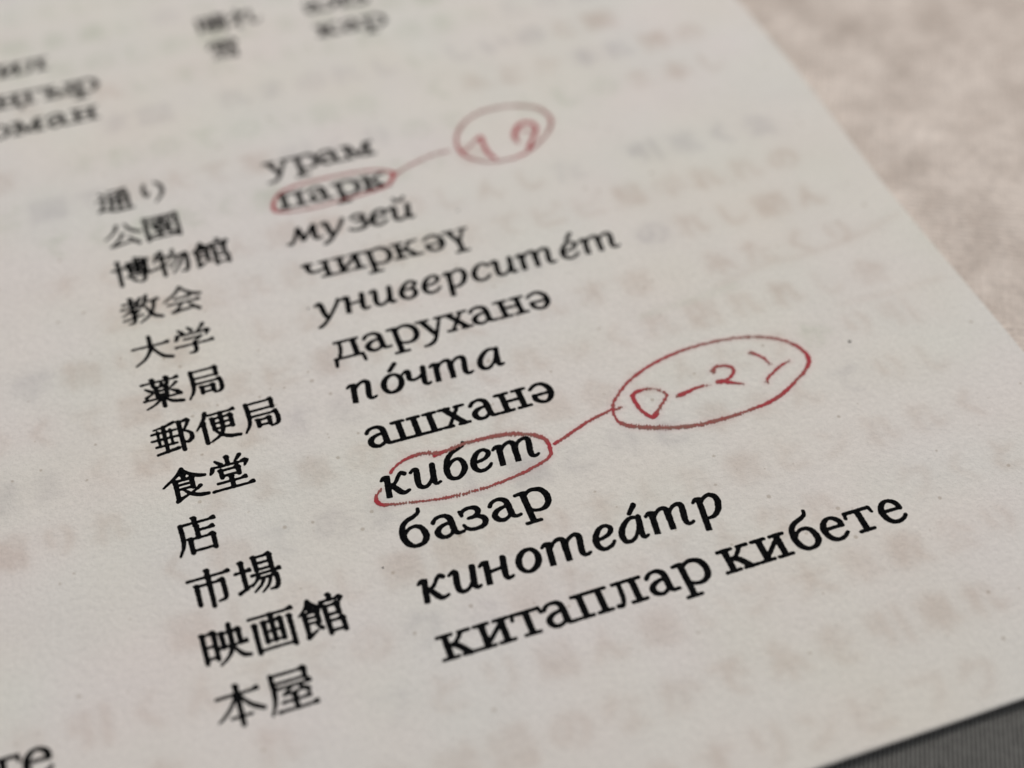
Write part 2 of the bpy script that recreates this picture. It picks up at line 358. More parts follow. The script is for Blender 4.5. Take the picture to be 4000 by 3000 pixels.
    '語': "h 8 10 36;h 2 24 42;h 8 38 36;h 8 52 36;v 10 66 94;h 10 66 36;v 36 66 92;H 10 90 36;h 48 12 96;v 66 12 50;h 50 30 86;v 84 30 50;h 42 52 98;v 54 66 98;h 54 66 88;v 88 66 96;H 54 92 88",
}


def kanji_strokes(ch):
    out = []
    for tok in KW[ch].split(';'):
        k, rest = tok[0], tok[1:].split()
        if k in 'ql':
            out.append(('C' if k == 'q' else 'L', [tuple(float(a) for a in p.split(',')) for p in rest]))
        elif k in 'hH':
            x0, y, x1 = map(float, rest)
            out.append(('L', [(x0, y, 5.0), (x1, y, 4.8)]))
            if k == 'h':
                out.append(('L', [(x1 - 8, y - 2.2, 4.6), (x1 - 1, y - 4.2, 6.8), (x1 + 1.5, y + 0.6, 3.4)]))
                out.append(('L', [(x0 - 0.5, y + 0.4, 5.6), (x0 + 3, y, 5.0)]))
        elif k == 'v':
            x, y0, y1 = map(float, rest)
            out.append(('L', [(x, y0, 9.4), (x, y1, 8.6)]))
            out.append(('L', [(x - 4.6, y0 - 1.2, 4.6), (x + 4.2, y0 + 2.2, 4.2)]))
    return out


KEM = 0.660


def place_up(ch, x0, row):
    return [shift(s, x0, row, 0.0) for s in UP[ch]]


def place_it(ch, x0, row):
    return [shift(s, x0, row, 0.168) for s in IT[ch]]


def shift(s, x0, row, sh):
    k, p = s
    f = lambda x, y: (x0 + (x + sh * y) * 0.001, row - y * 0.001)
    if k == 'F':
        a, b = f(p[0], p[1]), f(p[2], p[3])
        return ('F', (a[0], a[1], b[0], b[1], p[4] * 0.001, p[5] * 0.001))
    return (k, [f(x, y) + (w * 0.001,) for x, y, w in p])


def place_kanji(ch, x0, row):
    s = KEM / 100
    return [(k, [(x0 + x * s, row - 0.622 + y * s, w * s) for x, y, w in p]) for k, p in kanji_strokes(ch)]


# ---------------------------------------------------------------- field -> mesh lying on the page
def mesh_from_field(u0, v0, h, Fd, name, mat, off, attr=None):
    ny, nx = Fd.shape
    ins = Fd < 0
    idx = -np.ones(Fd.shape, int)
    idx[ins] = np.arange(ins.sum())
    jj, ii = np.nonzero(ins)
    us = [u0 + ii * h]
    vs = [v0 + jj * h]
    n = len(ii)
    ehx = -np.ones((ny, nx), int)      # edge crossing between (j,i) and (j,i+1)
    m = ins[:, :-1] != ins[:, 1:]
    j, i = np.nonzero(m)
    t = Fd[j, i] / (Fd[j, i] - Fd[j, i + 1])
    ehx[j, i] = n + np.arange(len(i))
    us.append(u0 + (i + t) * h); vs.append(v0 + j * h)
    n += len(i)
    ehy = -np.ones((ny, nx), int)
    m = ins[:-1] != ins[1:]
    j, i = np.nonzero(m)
    t = Fd[j, i] / (Fd[j, i] - Fd[j + 1, i])
    ehy[j, i] = n + np.arange(len(i))
    us.append(u0 + i * h); vs.append(v0 + (j + t) * h)
    us = np.concatenate(us); vs = np.concatenate(vs)
    a, b, c, d = ins[:-1, :-1], ins[:-1, 1:], ins[1:, 1:], ins[1:, :-1]
    full = a & b & c & d
    j, i = np.nonzero(full)
    quads = np.stack([idx[j, i], idx[j + 1, i], idx[j + 1, i + 1], idx[j, i + 1]], 1)
    faces = quads.tolist()
    mixed = (a | b | c | d) & ~full
    for j, i in zip(*np.nonzero(mixed)):
        cor = [(j, i), (j + 1, i), (j + 1, i + 1), (j, i + 1)]
        ed = [ehy[j, i], ehx[j + 1, i], ehy[j, i + 1], ehx[j, i]]
        f = []
        for k in range(4):
            p, q2 = cor[k], cor[(k + 1) % 4]
            if ins[p]:
                f.append(int(idx[p]))
            if ins[p] != ins[q2]:
                f.append(int(ed[k]))
        if len(f) >= 3:
            faces.append(f)
    if not faces:
        return None
    me = new_mesh(name, page_pt(us, vs, off), faces, mat)
    if attr is not None:
        col = attr(us, vs)
        ca = me.color_attributes.new("ink", 'FLOAT_COLOR', 'POINT')
        ca.data.foreach_set("color", np.concatenate([col, np.ones((len(col), 1))], 1).astype(np.float32).ravel())
    return me


def field_of(strokes, X, Y, k=0.012):
    Fd = np.full(X.shape, 1.0)
    h = abs(X[0, 1] - X[0, 0])
    for kind, p in strokes:
        if kind == 'F':
            xs, ys, wm = (p[0], p[2]), (p[1], p[3]), max(p[4], p[5])
        else:
            if kind == 'C':
                p = spline(p)
            xs = [q[0] for q in p]; ys = [q[1] for q in p]; wm = max(q[2] for q in p)
        pad = wm / 2 + 0.05
        i0 = max(0, int((min(xs) - pad - X[0, 0]) / h)); i1 = min(X.shape[1], int((max(xs) + pad - X[0, 0]) / h) + 2)
        j0 = max(0, int((min(ys) - pad - Y[0, 0]) / h)); j1 = min(X.shape[0], int((max(ys) + pad - Y[0, 0]) / h) + 2)
        if i1 <= i0 or j1 <= j0:
            continue
        sx, sy = X[j0:j1, i0:i1], Y[j0:j1, i0:i1]
        f = flat_field(sx, sy, *p) if kind == 'F' else poly_field(sx, sy, p)
        Fd[j0:j1, i0:i1] = smin(Fd[j0:j1, i0:i1], f, k)
    return Fd


def bounds(strokes):
    xs, ys = [], []
    for kind, p in strokes:
        if kind == 'F':
            xs += [p[0], p[2]]; ys += [p[1], p[3]]
        else:
            xs += [q[0] for q in p]; ys += [q[1] for q in p]
    return min(xs) - 0.09, max(xs) + 0.09, min(ys) - 0.09, max(ys) + 0.09


# ---------------------------------------------------------------- materials
def mat_new(name):
    mt = bpy.data.materials.new(name)
    mt.use_nodes = True
    nt = mt.node_tree
    return mt, nt, nt.nodes["Principled BSDF"]


def N(nt, t, **kw):
    n = nt.nodes.new(t)
    for k, v in kw.items():
        if k in n.inputs.keys():
            n.inputs[k].default_value = v
        else:
            setattr(n, k, v)
    return n


def coords(nt, scale=(1, 1, 1), rot=0.0):
    tc = N(nt, "ShaderNodeNewGeometry")
    mp = N(nt, "ShaderNodeMapping")
    mp.inputs["Scale"].default_value = tuple(s / U for s in scale)
    mp.inputs["Rotation"].default_value = (0, 0, rot)
    nt.links.new(tc.outputs["Position"], mp.inputs["Vector"])
    return mp.outputs["Vector"]


def paper_material():
    mt, nt, b = mat_new("paper")
    lk = nt.links.new
    ca = N(nt, "ShaderNodeVertexColor", layer_name="paper_colour")
    vec = coords(nt)
    # tiny fibre specks
    vo = N(nt, "ShaderNodeTexVoronoi", Scale=4.6, Randomness=1.0)
    lk(vec, vo.inputs["Vector"])
    nz = N(nt, "ShaderNodeTexNoise", Scale=38.0, Detail=2.0)
    lk(vec, nz.inputs["Vector"])
    add = N(nt, "ShaderNodeMath", operation='MULTIPLY_ADD')
    lk(nz.outputs["Fac"], add.inputs[0]); add.inputs[1].default_value = 0.14; lk(vo.outputs["Distance"], add.inputs[2])
    sep = N(nt, "ShaderNodeSeparateColor")
    lk(vo.outputs["Color"], sep.inputs[0])
    rr = N(nt, "ShaderNodeMapRange")
    rr.inputs["From Min"].default_value = 0.55; rr.inputs["From Max"].default_value = 1.0
    rr.inputs["To Min"].default_value = 0.0; rr.inputs["To Max"].default_value = 0.25
    lk(sep.outputs[0], rr.inputs["Value"])
    su = N(nt, "ShaderNodeMath", operation='SUBTRACT'); lk(rr.outputs[0], su.inputs[0]); lk(add.outputs[0], su.inputs[1])
    sp = N(nt, "ShaderNodeMapRange")
    sp.inputs["From Min"].default_value = -0.03; sp.inputs["From Max"].default_value = 0.05
    sp.inputs["To Min"].default_value = 0.0; sp.inputs["To Max"].default_value = 0.38
    lk(su.outputs[0], sp.inputs["Value"])
    mx = N(nt, "ShaderNodeMix", data_type='RGBA')
    lk(sp.outputs[0], mx.inputs["Factor"])
    # fibre-scale tone variation
    n2 = N(nt, "ShaderNodeTexNoise", Scale=14.0, Detail=5.0, Roughness=0.7)
    lk(vec, n2.inputs["Vector"])
    r2 = N(nt, "ShaderNodeMapRange")
    r2.inputs["From Min"].default_value = 0.3; r2.inputs["From Max"].default_value = 0.7
    r2.inputs["To Min"].default_value = 0.93; r2.inputs["To Max"].default_value = 1.05
    lk(n2.outputs["Fac"], r2.inputs["Value"])
    mul = N(nt, "ShaderNodeVectorMath", operation='SCALE')
    lk(ca.outputs["Color"], mul.inputs[0]); lk(r2.outputs[0], mul.inputs["Scale"])
    lk(mul.outputs[0], mx.inputs[6])
    mx.inputs[7].default_value = (0.27, 0.19, 0.11, 1)
    lk(mx.outputs[2], b.inputs["Base Color"])
    b.inputs["Roughness"].default_value = 0.8
    b.inputs["Specular IOR Level"].default_value = 0.25
    # uncoated paper tooth
    n3 = N(nt, "ShaderNodeTexNoise", Scale=9.0, Detail=8.0, Roughness=0.72)
    lk(vec, n3.inputs["Vector"])
    bp = N(nt, "ShaderNodeBump"); bp.inputs["Strength"].default_value = 0.55; bp.inputs["Distance"].default_value = 0.05 * U
    lk(n3.outputs["Fac"], bp.inputs["Height"]); lk(bp.outputs[0], b.inputs["Normal"])
    return mt


def ink_material():
    mt, nt, b = mat_new("black_ink")
    vec = coords(nt)
    nz = N(nt, "ShaderNodeTexNoise", Scale=30.0, Detail=4.0)
    nt.links.new(vec, nz.inputs["Vector"])
    cr = N(nt, "ShaderNodeValToRGB")
    cr.color_ramp.elements[0].position = 0.35; cr.color_ramp.elements[0].color = (0.0018, 0.0020, 0.0030, 1)
    cr.color_ramp.elements[1].position = 0.75; cr.color_ramp.elements[1].color = (0.0130, 0.0128, 0.0125, 1)
    nt.links.new(nz.outputs["Fac"], cr.inputs[0]); nt.links.new(cr.outputs[0], b.inputs["Base Color"])
    b.inputs["Roughness"].default_value = 0.7
    b.inputs["Specular IOR Level"].default_value = 0.0
    return mt


def pen_material():
    mt, nt, b = mat_new("red_pen_ink")
    ca = N(nt, "ShaderNodeVertexColor", layer_name="ink")
    nt.links.new(ca.outputs["Color"], b.inputs["Base Color"])
    b.inputs["Roughness"].default_value = 0.6
    b.inputs["Specular IOR Level"].default_value = 0.2
    return mt


def beige_material():
    mt, nt, b = mat_new("beige_woven_cloth")
    lk = nt.links.new
    vec = coords(nt)
    n1 = N(nt, "ShaderNodeTexNoise", Scale=0.9, Detail=6.0, Roughness=0.62)
    lk(vec, n1.inputs["Vector"])
    cr = N(nt, "ShaderNodeValToRGB")
    e = cr.color_ramp.elements
    e[0].position = 0.30; e[0].color = (0.560, 0.478, 0.424, 1)
    e[1].position = 0.70; e[1].color = (0.850, 0.752, 0.684, 1)
    lk(n1.outputs["Fac"], cr.inputs[0])
    n2 = N(nt, "ShaderNodeTexNoise", Scale=7.0, Detail=4.0, Roughness=0.7)
    lk(vec, n2.inputs["Vector"])
    r2 = N(nt, "ShaderNodeMapRange")
    r2.inputs["From Min"].default_value = 0.25; r2.inputs["From Max"].default_value = 0.75
    r2.inputs["To Min"].default_value = 0.82; r2.inputs["To Max"].default_value = 1.15
    lk(n2.outputs["Fac"], r2.inputs["Value"])
    mul = N(nt, "ShaderNodeVectorMath", operation='SCALE')
    lk(cr.outputs[0], mul.inputs[0]); lk(r2.outputs[0], mul.inputs["Scale"])
    lk(mul.outputs[0], b.inputs["Base Color"])
    b.inputs["Roughness"].default_value = 0.95
    b.inputs["Specular IOR Level"].default_value = 0.1
    w1 = N(nt, "ShaderNodeTexWave", Scale=2.6, Distortion=4.0); w1.inputs["Detail Scale"].default_value = 3.0
    w2 = N(nt, "ShaderNodeTexWave", Scale=2.6, Distortion=4.0, bands_direction='Y')
    v2 = coords(nt, rot=0.5)
    lk(v2, w1.inputs["Vector"]); lk(v2, w2.inputs["Vector"])
    mxx = N(nt, "ShaderNodeMath", operation='ADD'); lk(w1.outputs["Fac"], mxx.inputs[0]); lk(w2.outputs["Fac"], mxx.inputs[1])
    ad = N(nt, "ShaderNodeMath", operation='MULTIPLY_ADD'); lk(n2.outputs["Fac"], ad.inputs[0]); ad.inputs[1].default_value = 2.5; lk(mxx.outputs[0], ad.inputs[2])
    bp = N(nt, "ShaderNodeBump"); bp.inputs["Strength"].default_value = 0.6; bp.inputs["Distance"].default_value = 0.02 * U
    lk(ad.outputs[0], bp.inputs["Height"]); lk(bp.outputs[0], b.inputs["Normal"])
    return mt


def twill_material():
    mt, nt, b = mat_new("dark_twill")
    lk = nt.links.new
    vec = coords(nt, rot=TW_ROT)
    w = N(nt, "ShaderNodeTexWave", Scale=TW_SCALE, Distortion=0.5); w.inputs["Detail"].default_value = 3.0
    w.inputs["Detail Scale"].default_value = 2.0
    lk(vec, w.inputs["Vector"])
    n2 = N(nt, "ShaderNodeTexNoise", Scale=9.0, Detail=5.0, Roughness=0.75)
    lk(vec, n2.inputs["Vector"])
    ad = N(nt, "ShaderNodeMath", operation='MULTIPLY_ADD'); lk(n2.outputs["Fac"], ad.inputs[0]); ad.inputs[1].default_value = 0.9; lk(w.outputs["Fac"], ad.inputs[2])
    cr = N(nt, "ShaderNodeValToRGB")
    e = cr.color_ramp.elements
    e[0].position = 0.25; e[0].color = (0.020, 0.020, 0.019, 1)
    e[1].position = 0.95; e[1].color = (0.330, 0.322, 0.305, 1)
    hf = N(nt, "ShaderNodeMath", operation='MULTIPLY'); lk(ad.outputs[0], hf.inputs[0]); hf.inputs[1].default_value = 0.6
    lk(hf.outputs[0], cr.inputs[0])
    lk(cr.outputs[0], b.inputs["Base Color"])
    b.inputs["Roughness"].default_value = 0.95
    b.inputs["Specular IOR Level"].default_value = 0.1
    bp = N(nt, "ShaderNodeBump"); bp.inputs["Strength"].default_value = 0.9; bp.inputs["Distance"].default_value = 0.03 * U
    lk(ad.outputs[0], bp.inputs["Height"]); lk(bp.outputs[0], b.inputs["Normal"])
    return mt


TW_ROT, TW_SCALE = 0.50, 5.2
M_PAPER, M_INK, M_PEN = paper_material(), ink_material(), pen_material()
M_BEIGE, M_TWILL = beige_material(), twill_material()


# ---------------------------------------------------------------- the two cloths under the page
def cloth(name, x0, x1, y0, y1, nx, ny, hf, mat, **kw):
    X, Y = np.meshgrid(np.linspace(x0, x1, nx), np.linspace(y0, y1, ny))
    Z = hf(X, Y)
    V = np.stack([X * U, -Y * U, Z * U], -1).reshape(-1, 3)
    i = np.arange(nx - 1)[None, :] + nx * np.arange(ny - 1)[:, None]
    Fq = np.stack([i, i + nx, i + nx + 1, i + 1], -1).reshape(-1, 4)
    me = new_mesh(name, V, Fq, mat)
    return link(name, me, **kw)


def beige_h(X, Y):
    return -0.38 + 0.055 * value_noise(X, Y, 6.0, 21) + 0.03 * value_noise(X, Y, 2.0, 22) + 0.012 * value_noise(X, Y, 0.7, 23)


def dark_h(X, Y):
    h = -0.118 + 0.012 * value_noise(X, Y, 5.0, 31) + 0.005 * value_noise(X, Y, 1.7, 32)
    edge = np.clip((Y - 9.5) / 1.2, 0, 1)
    return h * edge + (-0.52) * (1 - edge) - 0.02 * np.clip(Y - PAGE_B, 0, 30)


cloth("blanket", -60, 70, -75, 70, 330, 330, beige_h, M_BEIGE, kind="structure")
cloth("folded_cloth", -45, 55, 9.4, 60, 300, 240, dark_h, M_TWILL,
      label="dark grey twill cloth showing past the bottom right edge of the page", category="cloth")


# ---------------------------------------------------------------- the page with print showing through
def blur(A, s):
    r = max(1, int(3 * s))
    k = np.exp(-0.5 * (np.arange(-r, r + 1) / s) ** 2); k /= k.sum()
    P = np.pad(A, ((r, r), (0, 0)), mode='edge')
    A = sum(k[t] * P[t:t + A.shape[0]] for t in range(2 * r + 1))
    P = np.pad(A, ((0, 0), (r, r)), mode='edge')
    return sum(k[t] * P[:, t:t + A.shape[1]] for t in range(2 * r + 1))


GS = 0.05
gx = np.arange(-8.0, PAGE_R, GS); gx = np.append(gx, PAGE_R)
gy = np.arange(-11.0, PAGE_B, GS); gy = np.append(gy, PAGE_B)
GX, GY = np.meshgrid(gx, gy)
through = {c: np.zeros(GX.shape) for c in 'rgn'}
chars = [c for c in KW if c not in ('晴', '雪')]
kana = ['の', 'た', 'ん', 'と', 'ま', 'て', 'し', 'く', 'い', 'り', 'れ']
r2 = np.random.default_rng(5)
FIXED = {13: {7.50: '医', 6.75: '車', 6.00: '引', 5.19: 'を', 4.42: '糸', 3.62: 'で', 2.85: 'か', 2.06: 'な', 1.28: 'の', 0.48: '場', -0.30: '学'},
         14: {6.75: 'ク', 6.02: 'フ', 5.16: 'ピ', 4.40: 'ン', 3.66: 'リ', 2.90: 'オ', 2.10: 'の', 1.30: '大', 0.50: 'た'}}
for k in range(-8, 15):
    cy = -1.55 + 1.086 * k
    length = r2.integers(17, 24)
    slots = [(9.20 - 0.773 * mcol, None) for mcol in range(24) if mcol < length and not (k == 2 and mcol < 7)]
    if k in FIXED:
        lo = min(FIXED[k])
        slots = [(a, b) for a, b in FIXED[k].items()] + [(lo - 0.773 * q4, None) for q4 in range(1, 10)]
    tone = 'r'
    for cx, ch in slots:
        if ch is None and r2.random() < 0.06:
            continue
        if r2.random() < 0.35:
            if cy < 0.8 and cx < 7.6:
                tone = r2.choice(['g', 'g', 'n', 'r'])
            elif 3.5 < cy < 8 and cx > 4:
                tone = r2.choice(['r', 'r', 'g', 'n'])
            else:
                tone = 'r' if k in FIXED else r2.choice(['r', 'r', 'r', 'n'])
        if ch not in KW:
            ch = kana[r2.integers(len(kana))] if r2.random() < 0.5 else chars[r2.integers(len(chars))]
        st = [(kd, [(cx + (x - 50) * 0.0063, cy + (y - 50) * 0.0063, w * 0.0084) for x, y, w in p]) for kd, p in kanji_strokes(ch)]
        i0 = np.searchsorted(gx, cx - 0.5); i1 = np.searchsorted(gx, cx + 0.5)
        j0 = np.searchsorted(gy, cy - 0.5); j1 = np.searchsorted(gy, cy + 0.5)
        if i1 - i0 < 4 or j1 - j0 < 4:
            continue
        f = field_of(st, GX[j0:j1, i0:i1], GY[j0:j1, i0:i1], 0.02)
        through[tone][j0:j1, i0:i1] += np.clip(0.5 - f / 0.06, 0, 1) * (0.95 if k in FIXED else r2.uniform(0.6, 1.0))
# two long ruled lines showing through from behind
for tn, q5 in (('g', [(700, 1250), (900, 1185), (1080, 1120)]), ('r', [(1000, 1130), (1180, 1045), (1350, 1000), (1560, 920), (1730, 832)]), ('r', [(1480, 1200), (1700, 1145), (1900, 1085)])):
    ln = spline([(a, b, 0.045) for a, b in on_page((1800, 0), q5, 1.0055)])
    f = poly_field(GX, GY, ln)
    through[tn] += np.clip(0.5 - f / 0.06, 0, 1) * 0.8

BASE = np.array([0.802, 0.757, 0.707])
absorb = {'r': (0.150, 0.205, 0.235), 'g': (0.190, 0.150, 0.205), 'n': (0.210, 0.215, 0.190)}
col = np.ones(GX.shape + (3,))
for c in 'rgn':
    m1 = blur(through[c], 0.9) * 1.15 + blur(through[c], 2.6) * 0.95
    m1 = m1 * (0.92 + 0.30 * value_noise(GX, GY, 0.33, 51))
    for q3 in range(3):
        col[..., q3] *= 1 - np.clip(m1, 0, 1.2) * (0.70 + 0.26 * np.clip((GX - 3) / 3, 0, 1) * np.clip((7.5 - GY) / 3, 0, 1)) * absorb[c][q3]
tint = 0.55 * value_noise(GX, GY, 1.9, 61) + 0.45 * value_noise(GX, GY, 0.8, 62)
tint2 = 0.6 * value_noise(GX, GY, 2.7, 63) + 0.4 * value_noise(GX, GY, 1.0, 64)
col[..., 0] *= 1 + 0.020 * tint
col[..., 1] *= 1 - 0.010 * tint
col[..., 2] *= 1 + 0.034 * tint2
col *= (1 + 0.014 * value_noise(GX, GY, 0.5, 65))[..., None]
col = col * BASE

# pen paths are measured first: their ink bleeds a little into the paper
PEN = []


def pen(name, off, pts, label=None, w=1.0, dry=None):
    uv = on_page(off, [(p[0], p[1]) for p in pts])
    arr = np.array([(a, b, 0.063 * w * p[2], p[3]) for (a, b), p in zip(uv, pts)])
    PEN.append((name, label, spline(arr, 14)))


o1 = (2300, 1250)
pen('pen_circle', o1, [(285, 762, .55, .1), (215, 785, .8, .5), (215, 720, .8, .6), (255, 650, .8, .5), (320, 565, .85, .6), (430, 470, .95, .7), (570, 380, .95, .8), (750, 295, .95, .6), (950, 228, .85, .4), (1150, 182, .8, .15),
                       (1350, 155, .85, .1), (1560, 158, .9, .1), (1730, 200, 1.0, .4), (1850, 270, 1.15, .8), (1900, 350, 1.3, 1.), (1870, 440, 1.0, .7), (1800, 520, .8, .5), (1735, 590, 1.15, .9), (1640, 670, 1.25, .75), (1520, 738, 1.1, 1.),
                       (1370, 795, .9, .35), (1180, 860, 1.15, .3), (960, 915, 1.2, .25), (760, 940, 1.3, .12), (580, 942, 1.3, .1), (420, 935, 1.35, .15), (310, 915, 1.2, .4), (245, 875, .8, .6), (215, 820, .75, .6), (212, 775, .8, .9)],
    "red ring round the wide handwritten katakana word at centre right")
pen('pen_line', (1400, 1600), [(1697, 300, 1.0, .9), (1760, 262, .9, .5), (1850, 200, .95, .8), (1960, 128, .95, .6), (2060, 72, .85, .5), (2150, 30, .75, .5), (2190, 5, .75, .9)],
    "red pen line joining the lower ringed word to its katakana note")
pen('pen_circle', (1400, 1600), [(655, 408, .9, .9), (720, 375, 1.2, .6), (800, 345, 1.1, .2), (900, 302, 1.1, .2), (1050, 262, 1.2, .35), (1250, 222, 1.3, .35), (1400, 216, 1.3, .12), (1530, 230, 1.3, .3), (1615, 265, 1.15, .6), (1655, 330, 1.1, .9), (1658, 400, 1.0, .8),
                                 (1600, 455, .95, .6), (1450, 540, .9, .6), (1300, 605, .85, .6), (1150, 662, .8, .4), (1000, 706, .75, .3), (850, 745, .7, .2), (650, 780, .6, .5), (450, 803, .6, .2), (300, 820, .8, .4), (200, 822, 1.1, .9), (155, 785, 1.15, 1.), (158, 740, .8, .6), (195, 695, .6, .1)],
    "long red ring drawn round the ninth Cyrillic word, started at its top left")
pen('pen_circle', (1400, 1600), [(280, 550, .7, .8), (330, 485, .8, .6), (400, 440, .85, .8), (460, 410, .95, .8), (520, 393, 1.1, .4), (600, 380, 1.1, .15), (680, 380, 1.0, .4)],
    "upper left piece of the red ring round the ninth Cyrillic word")
pen('handwritten_character', o1, [(372, 662, 1.2, 1.), (400, 720, 1.2, 1.), (450, 790, 1.1, .8), (535, 848, 1.3, 1.), (575, 832, 1.5, 1.), (610, 770, .8, .3), (670, 665, .8, .5), (610, 620, .7, .1), (520, 604, .7, .1), (420, 630, 1.2, .9), (375, 662, 1.3, 1.)],
    "angular red loop character, first in the lower handwritten note")
pen('handwritten_character', o1, [(762, 670, .9, .1), (800, 655, 1.4, .9), (860, 628, 1.2, .9), (950, 590, .9, .7), (1045, 573, .4, .1)],
    "short red dash, second in the lower handwritten note")
pen('handwritten_character', o1, [(1070, 460, 1.1, .1), (1090, 420, 1.0, .4), (1160, 403, .9, .5), (1230, 420, 1.1, .6), (1250, 455, 1.1, .7), (1215, 510, .9, .9), (1150, 545, 1.2, 1.), (1112, 545, 1.3, .7), (1160, 540, 1.5, 1.), (1230, 550, 1.2, 1.), (1335, 562, .5, .1)],
    "red character shaped like a 2, third in the lower handwritten note")
pen('handwritten_character', o1, [(1400, 292, 1.1, .1), (1450, 308, .9, .8), (1520, 345, .9, .6), (1563, 390, .5, .1)],
    "upper tick of the last red character in the lower note")
pen('handwritten_character', o1, [(1733, 358, .6, .1), (1660, 400, .8, .7), (1600, 455, .9, .7), (1550, 505, .9, .7), (1535, 548, .9, .1)],
    "long slanting tick of the last red character in the lower note")
o2 = (1000, 450)
pen('pen_circle', o2, [(150, 800, 1.2, 1.), (165, 740, .9, .9), (220, 675, .9, .7), (350, 615, .85, .7), (560, 560, .8, .5), (780, 512, .8, .5), (960, 482, .8, .5), (1100, 480, .8, .7), (1180, 500, 1.4, 1.), (1175, 560, 1.3, 1.), (1120, 620, .9, .8),
                       (1000, 665, .85, .8), (840, 715, .8, .6), (680, 762, .7, .4), (500, 812, .7, .3), (360, 838, .7, .3), (230, 848, .9, .6), (165, 835, 1.2, 1.), (150, 795, 1.2, 1.)],
    "narrow red ring drawn round the second Cyrillic word")
pen('pen_line', o2, [(1195, 520, .8, .6), (1300, 450, .7, .25), (1420, 385, .7, .15), (1540, 335, .7, .1), (1660, 303, .7, .1)],
    "faint red pen line from the upper ringed word towards its note")
o3 = (1600, 300)
pen('pen_circle', o3, [(440, 640, 1.1, 1.), (405, 570, .9, .6), (420, 460, .9, .3), (490, 370, .9, .15), (620, 290, .85, .1), (800, 248, .85, .1), (970, 240, .85, .1), (1110, 262, .85, .2), (1200, 325, 1.0, .5), (1222, 400, .95, .3),
                       (1170, 500, .8, .2), (1070, 605, .8, .4), (960, 672, .9, .9), (850, 708, .7, .2), (700, 732, .7, .1), (570, 712, .7, .2), (480, 675, 1.0, .8), (440, 635, 1.2, 1.)],
    "red ring round the two handwritten katakana near the top")
pen('handwritten_character', o3, [(470, 635, .6, .5), (540, 570, .6, .4), (610, 510, 1.3, 1.), (640, 580, 1.2, 1.), (680, 650, 1.2, 1.), (735, 695, 1.1, .9)],
    "first red katakana, like a leaning 1, in the upper ring")
pen('handwritten_character', o3, [(930, 548, 1.2, .7), (905, 485, 1.4, 1.), (945, 405, 1.5, 1.), (1020, 380, 1.4, 1.), (1085, 412, 1.4, 1.), (1085, 470, 1.2, .9), (1055, 540, 1.2, .9), (1030, 605, 1.4, 1.)],
    "second red katakana, like an arch, in the upper ring")
pen('handwritten_character', o3, [(960, 460, .6, .5), (1020, 455, .6, .4), (1075, 470, .6, .5)],
    "short inner bar of the second red katakana in the upper ring")

for _, _, arr in PEN:
    u_lo, u_hi = arr[:, 0].min() - .3, arr[:, 0].max() + .3
    v_lo, v_hi = arr[:, 1].min() - .3, arr[:, 1].max() + .3
    i0, i1 = np.searchsorted(gx, (u_lo, u_hi)); j0, j1 = np.searchsorted(gy, (v_lo, v_hi))
    f = poly_field(GX[j0:j1, i0:i1], GY[j0:j1, i0:i1], arr[:, :3])
    h = np.exp(-(np.clip(f, 0, 1) / 0.055) ** 2)
    sub = col[j0:j1, i0:i1]
    sub[..., 1] *= 1 - 0.085 * h
    sub[..., 2] *= 1 - 0.075 * h
    sub[..., 0] *= 1 - 0.01 * h

# grid extended coarsely past the photographed part of the page
def extend(g, lo):
    ext = [g[0]]
    st = GS
    while ext[-1] > lo:
        st = min(st * 1.25, 1.0)
        ext.append(ext[-1] - st)
    ext[-1] = lo
    return np.array(ext[1:][::-1])


ex, ey = extend(gx, PAGE_L), extend(gy, PAGE_T)
px, py = np.concatenate([ex, gx]), np.concatenate([ey, gy])
PX, PY = np.meshgrid(px, py)
COL = np.empty(PX.shape + (3,)); COL[:] = BASE
COL[len(ey):, len(ex):] = col
nx, ny = len(px), len(py)
V = page_pt(PX, PY, 0.0).reshape(-1, 3)
ii = np.arange(nx - 1)[None, :] + nx * np.arange(ny - 1)[:, None]
Fq = np.stack([ii, ii + nx, ii + nx + 1, ii + 1], -1).reshape(-1, 4)
ring = np.concatenate([np.arange(nx), nx - 1 + nx * np.arange(1, ny), (nx * ny - 1) - np.arange(1, nx), nx * np.arange(ny - 2, 0, -1)])
THICK = 0.017
nV = len(V)
low = V[ring].copy(); low[:, 2] -= THICK * U
mR = len(ring)
aa = np.arange(mR); bb = (aa + 1) % mR
skirt = np.stack([ring[aa], ring[bb], nV + bb, nV + aa], -1)
allV = np.vstack([V, low])
cx_, cy_ = np.meshgrid(np.linspace(PAGE_L, PAGE_R, 60), np.linspace(PAGE_T, PAGE_B, 80))
und = page_pt(cx_, cy_, -THICK).reshape(-1, 3)
k2 = np.arange(59)[None, :] + 60 * np.arange(79)[:, None] + len(allV)
uf = np.stack([k2, k2 + 1, k2 + 61, k2 + 60], -1).reshape(-1, 4)
allV2 = np.vstack([allV, und])
me = new_mesh("page", allV2, np.vstack([Fq, skirt, uf]), M_PAPER)
cc = np.empty((len(allV2), 4)); cc[:, :3] = BASE; cc[:, 3] = 1
cc[:nV, :3] = COL.reshape(-1, 3)
ca = me.color_attributes.new("paper_colour", 'FLOAT_COLOR', 'POINT')
ca.data.foreach_set("color", cc.astype(np.float32).ravel())
page = link("page", me, label="cream printed vocabulary page, Japanese words beside Cyrillic ones, marked in red pen", category="page")

